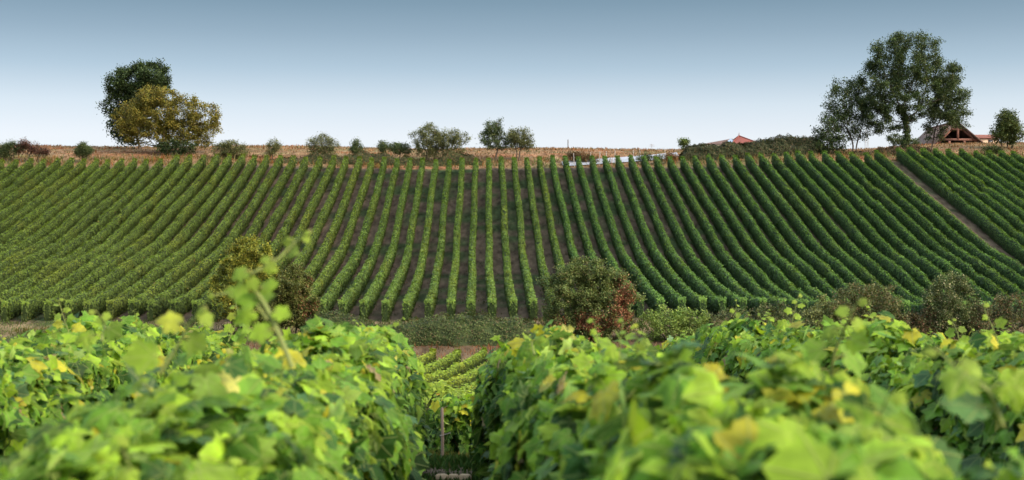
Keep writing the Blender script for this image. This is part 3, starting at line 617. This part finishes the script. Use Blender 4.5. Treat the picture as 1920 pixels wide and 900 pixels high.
b = P(1625, 276, 330); b[2] = ground_z(b[0], b[1])-.2; r = empty("lattice_mast", b); tag(r, "distant thin lattice mast seen between the slender airy tree and the tall tree", "mast")
hm = P(1625, 243, 330)[2]-b[2]; g = Geo(); c_ = (.34, .36, .38)
for sx in (-1, 1):
    for sy in (-1, 1): g.tube([(sx*.75, sy*.75, 0), (sx*.22, sy*.22, hm)], .05, c_, 4)
g.build("leg_frame", M_METAL, r); g = Geo()
for q in range(1, 12):
    t_, u_ = q/12, (q+.9)/12; a_, b_ = .75-.53*t_, .75-.53*min(u_, 1)
    for sy in (-1, 1): g.tube([(-a_, sy*a_, hm*t_), (b_, sy*b_, hm*min(u_, 1))], .03, c_, 4); g.tube([(a_, sy*a_, hm*t_), (-a_, sy*a_, hm*t_)], .03, c_, 4)
g.build("bracing", M_METAL, r)

# ------------------------------------------------------------------ buildings on the crest
def barn():
    D = 170; base = P(1797, 268, D); zg = ground_z(base[0], base[1]); m = D/F
    r = empty("barn", (base[0], base[1], zg)); tag(r, "brown timber-framed barn with an open trussed gable, behind the thin leaning tree", "barn")
    top = P(1793, 228, D)[2]-zg; wl, wr = -45*m, 46*m; ez = P(0, 270, D)[2]-zg; ap = -4*m; Ld = 12.0; th = .16
    brown, red = (.10, .055, .042), (.17, .085, .065)
    for nm, (x0, z0) in (("l", (wl-.5, ez-.35)), ("r", (wr+.5, ez-.35))):
        g = Geo(); v = [];
        for y in (-.7, Ld):
            for x, z in ((ap, top), (x0, z0)): v += [(x, y, z), (x, y, z-th)]
        g.add(v, [[0, 2, 6, 4], [1, 5, 7, 3], [0, 1, 3, 2], [4, 6, 7, 5], [2, 3, 7, 6], [0, 4, 5, 1]], (.105, .07, .06)); g.build("roof_slope", M_TILE, r)
    g = Geo(); g.tube([(ap, -.72, top+.03), (ap, Ld, top+.03)], .13, (.11, .065, .055), 8); g.build("ridge_tiles", M_TILE, r)
    def slope_pt(f, s): return ap+((wl if s < 0 else wr)-ap)*f, top-.30+(ez-.30-top+.2)*f
    for s in (-1, 1):
        g = Geo(); a, b = slope_pt(0, s), slope_pt(1, s); g.add([(a[0], -.2, a[1]+.12), (a[0], -.2, a[1]-.16), (b[0], -.2, b[1]-.16), (b[0], -.2, b[1]+.12), (a[0], .0, a[1]+.12), (a[0], .0, a[1]-.16), (b[0], .0, b[1]-.16), (b[0], .0, b[1]+.12)],
            [[0, 1, 2, 3], [4, 7, 6, 5], [0, 4, 5, 1], [3, 2, 6, 7], [0, 3, 7, 4], [1, 5, 6, 2]], red); g.build("rafter", M_WOOD, r)
    def beam(nm, x, z, hx, hz, y=-.22, rx=None): g = Geo(); g.box((x, y, z), (hx, .11, hz), red, rx=rx); g.build(nm, M_WOOD, r)
    tz = P(0, 262, D)[2]-zg; f_ = (top-tz)/(top-ez); a, b = slope_pt(f_*.96, -1), slope_pt(f_*.96, 1)
    beam("tie_beam", (a[0]+b[0])/2, tz, (b[0]-a[0])/2, .13)
    beam("king_post", ap+.1, (top+tz)/2-.15, .12, (top-tz)/2-.15, -.235)
    cz = tz+(top-tz)*.56; a, b = slope_pt((top-cz)/(top-ez)*.93, -1), slope_pt((top-cz)/(top-ez)*.93, 1); beam("collar_beam", (a[0]+b[0])/2, cz, (b[0]-a[0])/2, .10, -.21)
    for s in (-1, 1): beam("brace", ap+s*1.55, tz+.62, .09, .78, -.25, s*.55)
    for x in (wl+.25, ap-.9, ap+.9, wr-.25): beam("post", x, (tz-.13)/2-.2, .12, (tz-.13)/2+.2, -.2)
    g = Geo(); g.box(((wl+wr)/2, 7.0, ez/2-.3), ((wr-wl)/2-.1, .1, ez/2+.2), (.06, .045, .04)); g.add([(wl+.1, 6.95, ez-.15), (wr-.1, 6.95, ez-.15), (ap, 6.95, top-.25)], [[0, 1, 2]], (.05, .04, .035)); g.build("back_wall", M_WOOD, r)
    for x in (wl+.05, wr-.05): g = Geo(); g.box((x, Ld/2, ez/2-.4), (.09, Ld/2-.3, ez/2+.1), (.13, .08, .06)); g.build("side_wall", M_WOOD, r)
    # lower planked part of the gable between the posts
    g = Geo()
    for q in range(14):
        xx_ = wl+.45+(wr-wl-.9)*(q+.5)/14; g.box((xx_, -.08, tz*.5-.35), ((wr-wl-.9)/28-.012, .03, tz*.5-.05), np.array((.075, .05, .042))*(.85+.3*((q*7) % 5)/5))
    g.build("gable_planks", M_WOOD, r)
barn()
def outbuilding():
    D = 172; c = P(1846, 268, D); zg = ground_z(c[0], c[1]); r = empty("outbuilding", (c[0], c[1], zg)); tag(r, "low cream outbuilding with a red-brown roof, beside the timber barn", "building")
    ez, tz = P(0, 258, D)[2]-zg, P(0, 249.5, D)[2]-zg; hw = 1.75
    g = Geo(); g.box((0, 1.8, ez/2-.2), (hw, 1.8, ez/2+.2), (.62, .47, .33)); g.build("wall", M_PLASTER, r)
    g = Geo()
    for q in range(6):
        t0, t1 = q/6, (q+1)/6; z0, z1 = ez-.08+(tz-ez)*t0, ez-.08+(tz-ez)*t1; g.add([(-hw-.2, -.3+2.1*t0, z0+.05), (hw+.2, -.3+2.1*t0, z0+.05), (hw+.2, -.3+2.1*t1, z1+.02), (-hw-.2, -.3+2.1*t1, z1+.02), (-hw-.2, -.3+2.1*t0, z0), (hw+.2, -.3+2.1*t0, z0)], [[0, 1, 2, 3], [4, 5, 1, 0]], np.array((.19, .085, .07))*(.92+.03*q))
    g.add([(-hw-.2, 1.8, tz-.06), (hw+.2, 1.8, tz-.06), (hw+.2, 3.9, ez-.08), (-hw-.2, 3.9, ez-.08)], [[0, 1, 2, 3]], (.19, .085, .07)); g.build("roof", M_TILE, r)
    for x in (-.8, .75):
        g = Geo(); g.box((x, -.01, ez-.55), (.30, .03, .32), (.20, .12, .09)); f = g.build("window", M_WOOD, r); g = Geo(); g.box((x, -.045, ez-.55), (.24, .01, .26), (.05, .06, .07)); g.build("pane", M_GLASS, f)
outbuilding()
def house():
    D = 215; c = P(1392, 268, D); zg = ground_z(c[0], c[1]); m = D/F; r = empty("house", (c[0], c[1], zg)); tag(r, "house with a red hipped roof and finial, mostly hidden behind the ivy hedge", "house")
    def X(p): return (p-1392)*m
    def Z(p): return P(0, p, D)[2]-zg
    ez = Z(269); g = Geo(); g.box((X(1368), 4.2, ez/2), (X(1418)-X(1368)-.35, 3.7, ez/2-.03), (.55, .47, .38)); g.build("wall", M_PLASTER, r)
    x0, x1, ax, az = X(1318), X(1424), X(1394), Z(251); fy, by = -.1, 8.5; my = (fy+by)/2; rl = X(1372)
    g = Geo(); tile = (.20, .058, .042)
    g.add([(X(1372), fy, ez), (x1, fy, ez), (x1, by, ez), (X(1372), by, ez), (ax, my, az)], [[0, 1, 4], [1, 2, 4], [2, 3, 4], [3, 0, 4]], tile); g.build("hipped_roof", M_TILE, r)
    zl = Z(256); g = Geo(); g.add([(x0, fy+.4, ez-.05), (X(1381), fy+.4, ez-.05), (X(1381), my, zl), (x0+1.5, my, Z(264)), (x0, by-.4, ez-.05), (X(1381), by-.4, ez-.05), (x0+.75, (my+fy+.4)/2, (ez-.05+Z(264))/2)], [[0, 1, 2, 3], [5, 4, 3, 2], [4, 0, 6, 3]], (.13, .075, .058)); g.build("wing_roof", M_TILE, r)
    # glass panel lying on the wing roof, lifted clear of it
    def on(px_, t): 
        z0, z1 = ez-.05, Z(264)+(zl-Z(264))*np.clip((X(px_)-x0-1.5)/(X(1381)-x0-1.5), 0, 1); return np.array((X(px_), fy+.4+(my-fy-.4)*t, z0+(z1-z0)*t+.06))
    g = Geo(); g.quad([on(1361, .15), on(1379, .15), on(1379, .92), on(1361, .92)], (.16, .23, .34)); g.build("skylight", M_GLASS, r)
    g = Geo(); g.tube([(ax, my, az-.1), (ax, my, az+.15), (ax, my, az+.28), (ax, my, az+.55)], [.10, .10, .05, .02], (.12, .08, .07), 6); g.build("finial", M_METAL, r)
    g = Geo()
    for q in ((X(1372), fy), (x1, fy), (x1, by), (X(1372), by)): g.tube([(q[0], q[1], ez+.03), (ax, my, az+.03)], .09, (.17, .05, .038), 6)
    g.build("hip_tiles", M_TILE, r)
house()

# ------------------------------------------------------------------ lower rows seen through the gap
nlow = 0
for q in range(13):
    c0 = -13.4 + q*1.2; ta = math.tan(R(6))
    fx = (lambda cc: (lambda y: cc + ta*y))(c0)
    hi = 69.2+.5*vnoise(q*1.1, 0, 6)
    yy = np.arange(24, hi, .5); pr = 960+F*fx(yy)/yy; ok = (pr > 660) & (pr < 1010)
    if ok.sum() < 4: continue
    o = hill_row(fx, float(yy[ok][0]), float(yy[ok][-1]), 3000+q, h=1.0, wd=.26, tint=(1.7, 1.5, .9), leaf=.085, dens=600, lowshade=.88, lowat=(.62, 1.0), xlim=(600, 1060))  # bright tint and darkened lower leaves paint lit tops over shaded faces
    if o is None: continue
    nlow += 1
    tag(o, "low valley vine row in the gap, %s down from the bare brown strip" % ORD[nlow], "vine row", "vine rows on the valley floor in the gap")

# ------------------------------------------------------------------ foreground rows
VHD = -.036
YOUNG, MATURE, OLD_SHADED = (.225, .37, .028), (.108, .235, .022), (.032, .092, .015)  # low-leaf colour darkened beyond age, painting shade on the row sides
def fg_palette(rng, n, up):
    """younger leaves at the top, older ones low down, darkened to paint in shaded sides"""
    cols = np.array([OLD_SHADED, MATURE, YOUNG, (.34, .34, .026), (.26, .20, .11), (.07, .165, .062)])
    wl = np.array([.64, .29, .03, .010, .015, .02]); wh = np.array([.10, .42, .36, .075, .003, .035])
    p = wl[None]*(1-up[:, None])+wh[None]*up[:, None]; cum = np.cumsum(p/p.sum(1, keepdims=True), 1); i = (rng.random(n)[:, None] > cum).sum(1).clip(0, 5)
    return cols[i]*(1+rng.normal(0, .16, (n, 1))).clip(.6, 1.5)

def shoot(parent, org, base, path, leaf0, rng, nleaf, pale=.6, stem_r=.005):
    """one cane growing out of the row: path = points relative to base"""
    pts = np.array(path, float); t = np.linspace(0, 1, len(pts)); tt = np.linspace(0, 1, 24)
    c = np.stack([np.interp(tt, t, pts[:, i]) for i in range(3)], 1); k = np.array([.25, .5, .25])
    for _ in range(3): c[1:-1] = c[:-2]*.25+c[1:-1]*.5+c[2:]*.25
    c = c+base; g = Geo(); g.tube(c, np.linspace(stem_r, stem_r*.35, 24), (.16, .20, .05), 6)
    lt = np.linspace(.12, 1.0, nleaf); p = np.stack([np.interp(lt, tt, c[:, i]) for i in range(3)], 1); sg = np.where(np.arange(nleaf) % 2, 1, -1)
    out = np.stack([sg*rng.uniform(.6, 1, nleaf), rng.normal(-.25, .5, nleaf), rng.uniform(.0, .5, nleaf)], 1); size = leaf0*(1-.72*lt**1.6)*rng.uniform(.8, 1.15, nleaf)
    stalk = p+norm(out)*size[:, None]*.45
    for a, b, s in zip(p, stalk, size): g.tube([a, (a+b)/2+[0, 0, .006], b], [stem_r*.45, stem_r*.35, stem_r*.3], (.20, .22, .05), 4, cap=False)
    nr = np.stack([rng.normal(0, .35, nleaf), rng.normal(-.75, .25, nleaf), rng.uniform(.3, .9, nleaf)], 1); col = fg_palette(rng, nleaf, np.full(nleaf, pale+.4))
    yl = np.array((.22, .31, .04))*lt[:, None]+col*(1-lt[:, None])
    gl_ = Geo(); scatter(gl_, stalk, nr, norm(out)+np.array([0, 0, -.55]), size, VINE_HI, yl, rng)
    sh = g.build("shoot", M_BARK2, parent, smooth=True, origin=org); gl_.build("shoot_leaves", M_VINE, sh, smooth=True, origin=org); return sh
M_BARK2 = tint_mat("green_cane", .6, .3, 40, .2, .2)

def fg_row(label, xc, y0, y1, wd, htop, dens, seed, lods, leaf=.108, hd=VHD, hbot=.22, lump=.12, name="vine_row", bend=0.0, tops=None):
    rng = np.random.default_rng(seed)
    def fx(y): return xc+hd*y+bend*(y-y0)**2
    org = np.array([fx(y0), y0, float(ground_z(fx(y0), y0))]); root = empty(name, org); tag(root, label, "vine row", "leafy vine rows on the near brow")
    L = y1-y0; g = Geo()
    def H(y): 
        b = htop if tops is None else np.interp(y, [q[0] for q in tops], [q[1] for q in tops])
        return b*(1+.06*vnoise(y*1.1, 0, seed)+.07*vnoise(y*3.3, 0, seed+1))
    N = int(dens*L); y = rng.uniform(y0, y1, N); side = rng.choice(3, N, p=[.36, .36, .28]); a = np.where(side == 0, -1., np.where(side == 1, 1., rng.uniform(-1, 1, N)))
    v = rng.uniform(0, 1, N)**.85; tz = H(y); fz = np.where(side == 2, 1-.10*np.abs(a)**2.2, (hbot/htop)+(1-hbot/htop)*.97*v)
    bul = 1+lump*2.2*vnoise(y*1.4, fz*2.2+a*5, seed+2)+lump*1.6*vnoise(y*4.1, fz*6+a*5, seed+3)
    dep = rng.exponential(.11, N).clip(0, .36); topin = np.clip((fz-.72)/.28, 0, 1)
    off = np.where(side == 2, a*wd*.42, a*(wd*.5*bul*(1-.28*topin**2)-dep)); ez = np.minimum(y-y0, y1-y); endf = ez < .30
    off = np.where(endf, off*rng.uniform(.0, 1, N)**.5, off); tz2 = fz*tz-np.where(side == 2, dep*.8, 0)+np.where(side == 2, .12*vnoise(y*3.7, a*2.4, seed+5), 0)
    x = fx(y)+off; pos = np.stack([x, y, ground_z(x, y)+tz2+rng.normal(0, .035, N)], 1)
    out = np.stack([np.where(side == 2, a*.35, a), 0*y, np.where(side == 2, 1.0, .5)], 1)+rng.normal(0, .56, (N, 3))
    out[:, 1] += np.where(endf, np.where(y < (y0+y1)/2, -1., 1.), -.15); tip = np.stack([a*.25, 0*y, np.where(side == 2, -.35, -1.)], 1)+rng.normal(0, .5, (N, 3))
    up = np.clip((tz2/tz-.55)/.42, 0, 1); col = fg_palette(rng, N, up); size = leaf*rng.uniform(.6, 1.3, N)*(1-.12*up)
    dist = y
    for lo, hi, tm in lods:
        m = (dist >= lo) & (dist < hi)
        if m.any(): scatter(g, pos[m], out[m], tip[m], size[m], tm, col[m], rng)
    for yv in np.arange(y0+.3, y1-.2, .24):
        yv += rng.uniform(-.25, .25); av = rng.uniform(-.8, .8); x_ = float(fx(yv))+av*wd*.45; zb = float(ground_z(x_, yv))+float(H(yv))*(1-.1*av*av)-.06; hs = min(rng.gamma(1.9, .085), .30); n_ = int(4+hs*26)
        if hs < .08: continue
        lx, ly = rng.normal(0, .28, 2)*hs; q = np.linspace(0, 1, 7)
        g.tube(np.stack([x_+lx*q**2, yv+ly*q**2, zb+hs*q], 1), np.linspace(.0042, .0015, 7), (.16, .21, .04), 5)
        lt = np.linspace(.2, 1, n_); p_ = np.stack([x_+lx*lt**2, yv+ly*lt**2, zb+hs*lt], 1); az = np.arange(n_)*2.5+rng.uniform(0, 6); o_ = np.stack([np.cos(az), np.sin(az), .25+0*az], 1)
        sz_ = leaf*(.80-.56*lt)*rng.uniform(.8, 1.15, n_); c_ = fg_palette(rng, n_, np.full(n_, 1.0))*(1-lt[:, None]*.6)+np.array((.24, .32, .04))*lt[:, None]*.6
        scatter(g, p_+o_*sz_[:, None]*.3, np.array([0, -.35, .8])+rng.normal(0, .35, (n_, 3))+o_*.3, o_+np.array([0, 0, -.4]), sz_, VINE_HI if y0 < 7 and yv < 7 else VINE_MID, c_, rng)
    g.build("foliage", M_VINE, root, smooth=True, origin=org)
    # woody trunks and canes inside the leaves
    for yv in np.arange(y0+.35, y1-.2, 1.0):
        s = Geo(); x_ = float(fx(yv)); z_ = float(ground_z(x_, yv)); j = rng.normal(0, .05, (5, 2)); hh = np.array([-.05, .2, .45, .62, .70]); s.tube(np.stack([x_+j[:, 0], yv+j[:, 1], z_+hh], 1), [.035, .03, .026, .022, .018], (.06, .042, .03), 6)
        for q in range(5):
            ay, ax_ = rng.normal(0, .35), rng.normal(0, .12); zt = float(H(yv))*rng.uniform(.8, 1.0); s.tube([(x_+j[3, 0], yv+j[3, 1], z_+.62), (x_+ax_*.6, yv+ay*.7, z_+.62+(zt-.62)*.5), (x_+ax_, yv+ay, z_+zt)], [.008, .006, .004], (.15, .10, .05), 5)
        s.build("vine_stem", M_BARK, root, smooth=True, origin=org)
    return root, org, fx, H, rng

LODN = [(0, 7, VINE_HI), (7, 60, VINE_MID)]; LODF = [(0, 60, VINE_MID)]
LEFT = fg_row("nearest vine row on the yellow tree's side of the gap, with long blurred cane", -.77, 2.0, 13.6, .74, 1.2, 3300, 301, LODN, tops=[(2, 1.03), (4, 1.13), (8, 1.21), (11, 1.19), (13.6, 1.09)])
RIGHT = fg_row("nearest vine row with the largest blurred leaves, beside a dark aisle and the gap", .66, 1.9, 8.2, .76, 1.2, 3300, 302, LODN, tops=[(2, 1.06), (4, 1.13), (8.2, 1.13)])
ROWD = fg_row("shaded short vine row end standing just past the nearest blurred row, bordering the gap", .63, 9.4, 14.4, .74, 1.10, 2700, 303, LODF)
ROWC = fg_row("sharp leafy vine row across the dark aisle, with tall shoots before the brambles", 2.75, 5.0, 18.0, .76, 1.3, 2600, 304, LODF, tops=[(5, 1.14), (9, 1.20), (13, 1.28), (18, 1.32)])
ROWE = fg_row("furthest leafy vine row of the near brow on the bramble side", 5.0, 10, 18.5, .76, 1.24, 2000, 305, LODF)
ROWA2 = fg_row("leafy vine row before the slope's bottom ends, next to the blurred cane's row", -2.75, 7, 17.5, .76, 1.23, 2600, 306, LODF)
ROWA3 = fg_row("furthest leafy vine row of the near brow, on the side of the red-brown bush", -5.5, 12, 19, .76, 1.28, 2000, 307, LODF)
ROWF = fg_row("low shaded young vine row right behind the wooden stake in the gap", -.06, 16.2, 21.0, .62, .62, 1500, 308, LODF, hbot=.05)

def shoot_px(row, D, px, leaf, n, seed, pale=.6, r=.005):
    root, org = row[0], row[1]; p = np.array([P(a, b, D) for a, b in px]); rg = np.random.default_rng(seed); p[1:, 1] += rg.normal(0, .03, len(p)-1).cumsum()
    shoot(root, org, np.zeros(3), p, leaf, rg, n, pale, r)
shoot_px(LEFT, 3.6, [(548, 690), (515, 610), (482, 552), (452, 532), (470, 512), (515, 492), (548, 452), (580, 436)], .054, 13, 1, .8, .008)
shoot_px(LEFT, 3.7, [(500, 600), (474, 562), (438, 548), (402, 554)], .052, 5, 21, .8, .005)
shoot_px(LEFT, 3.5, [(300, 700), (338, 640), (360, 600), (392, 580)], .085, 5, 2, .9, .006)
shoot_px(LEFT, 5.0, [(190, 640), (188, 610), (184, 585)], .07, 5, 3, .7)
shoot_px(ROWA2, 10, [(135, 640), (122, 600), (112, 562)], .085, 8, 4, .6)
shoot_px(ROWA2, 11, [(252, 630), (258, 600), (255, 582)], .045, 5, 5, .6, .003)
shoot_px(LEFT, 10.5, [(428, 640), (446, 600), (436, 558)], .085, 9, 6, .8)
shoot_px(LEFT, 9.5, [(466, 640), (474, 618), (486, 606)], .08, 5, 7, .6)
shoot_px(RIGHT, 4.4, [(1556, 720), (1556, 660), (1572, 610), (1588, 562)], .10, 8, 8, .8, .006)
shoot_px(ROWC, 12, [(1478, 640), (1486, 595), (1496, 556)], .105, 8, 9, .7)
shoot_px(ROWC, 15, [(1388, 630), (1376, 595), (1380, 562)], .08, 7, 10, .5)
shoot_px(ROWC, 9.8, [(1800, 650), (1796, 625), (1788, 600)], .085, 6, 11, .6)
shoot_px(ROWC, 7.6, [(1880, 690), (1868, 630), (1846, 572)], .085, 6, 12, .7)
shoot_px(RIGHT, 6.5, [(1002, 665), (996, 640), (1000, 622)], .07, 4, 13, .8)
shoot_px(RIGHT, 8.1, [(1205, 680), (1196, 645), (1190, 614)], .09, 7, 14, .6)
shoot_px(ROWC, 11.5, [(1652, 650), (1640, 628), (1634, 612)], .08, 5, 15, .6)
shoot_px(RIGHT, 3.0, [(1880, 800), (1850, 730), (1800, 700), (1770, 660)], .10, 5, 16, .9, .006)

# stake at the foot of the gap, and the stones beside it
st = P(829, 885, 14.9); st[2] = ground_z(st[0], st[1]); r = empty("wooden_stake", st); tag(r, "weathered wooden stake standing in the gap between the near rows", "stake")
g = Geo(); g.tube([(0, 0, -.15), (.004, 0, .25), (0, .0, .56), (.0, 0, .59)], [.017, .017, .016, .010], (.27, .20, .15), 7); g.build("stake_shaft", M_WOOD, r)
g = Geo(); g.tube([(-.024, -.02, .30), (.0, -.028, .305), (.09, -.015, .33)], .003, (.35, .33, .3), 5); g.build("wire_tie", M_METAL, r)
for n_, (px_, w_, lab) in enumerate([(829, .10, "pale flat stone at the foot of the gap, nearest the wooden stake"), (850, .085, "pale flat stone, middle of three across the foot of the gap"), (872, .10, "pale flat stone across the gap's foot, nearest the shaded row end")]):
    b = P(px_, 901, 12.6); b[2] = ground_z(b[0], b[1]); rg = np.random.default_rng(n_); g = Geo(); a = np.linspace(0, 2*np.pi, 12, endpoint=False); rr = w_*.6*(1+.2*rg.normal(0, .6, 12))
    lo = np.stack([np.cos(a)*rr, np.sin(a)*rr*.9, np.full(12, -.02)], 1); hi = lo*[.93, .93, 0]+[0, 0, .045]; tp = lo*[.7, .7, 0]+[0, 0, .058]; k = np.arange(12); k2 = (k+1) % 12
    g.add(np.concatenate([lo, hi, tp, [[0, 0, .06]]]), np.concatenate([np.stack([k, k2, 12+k2, 12+k], 1), np.stack([12+k, 12+k2, 24+k2, 24+k], 1), np.stack([24+k, 24+k2, np.full(12, 36), np.full(12, 36)], 1)])[:24], (.58, .45, .31))
    g.add(np.concatenate([tp, [[0, 0, .06]]]), np.stack([k, k2, np.full(12, 12)], 1), (.58, .45, .31)); o = g.build("flat_stone", M_STONE); o.location = b
    tag(o, lab, "stone", "pale stones at the foot of the gap")
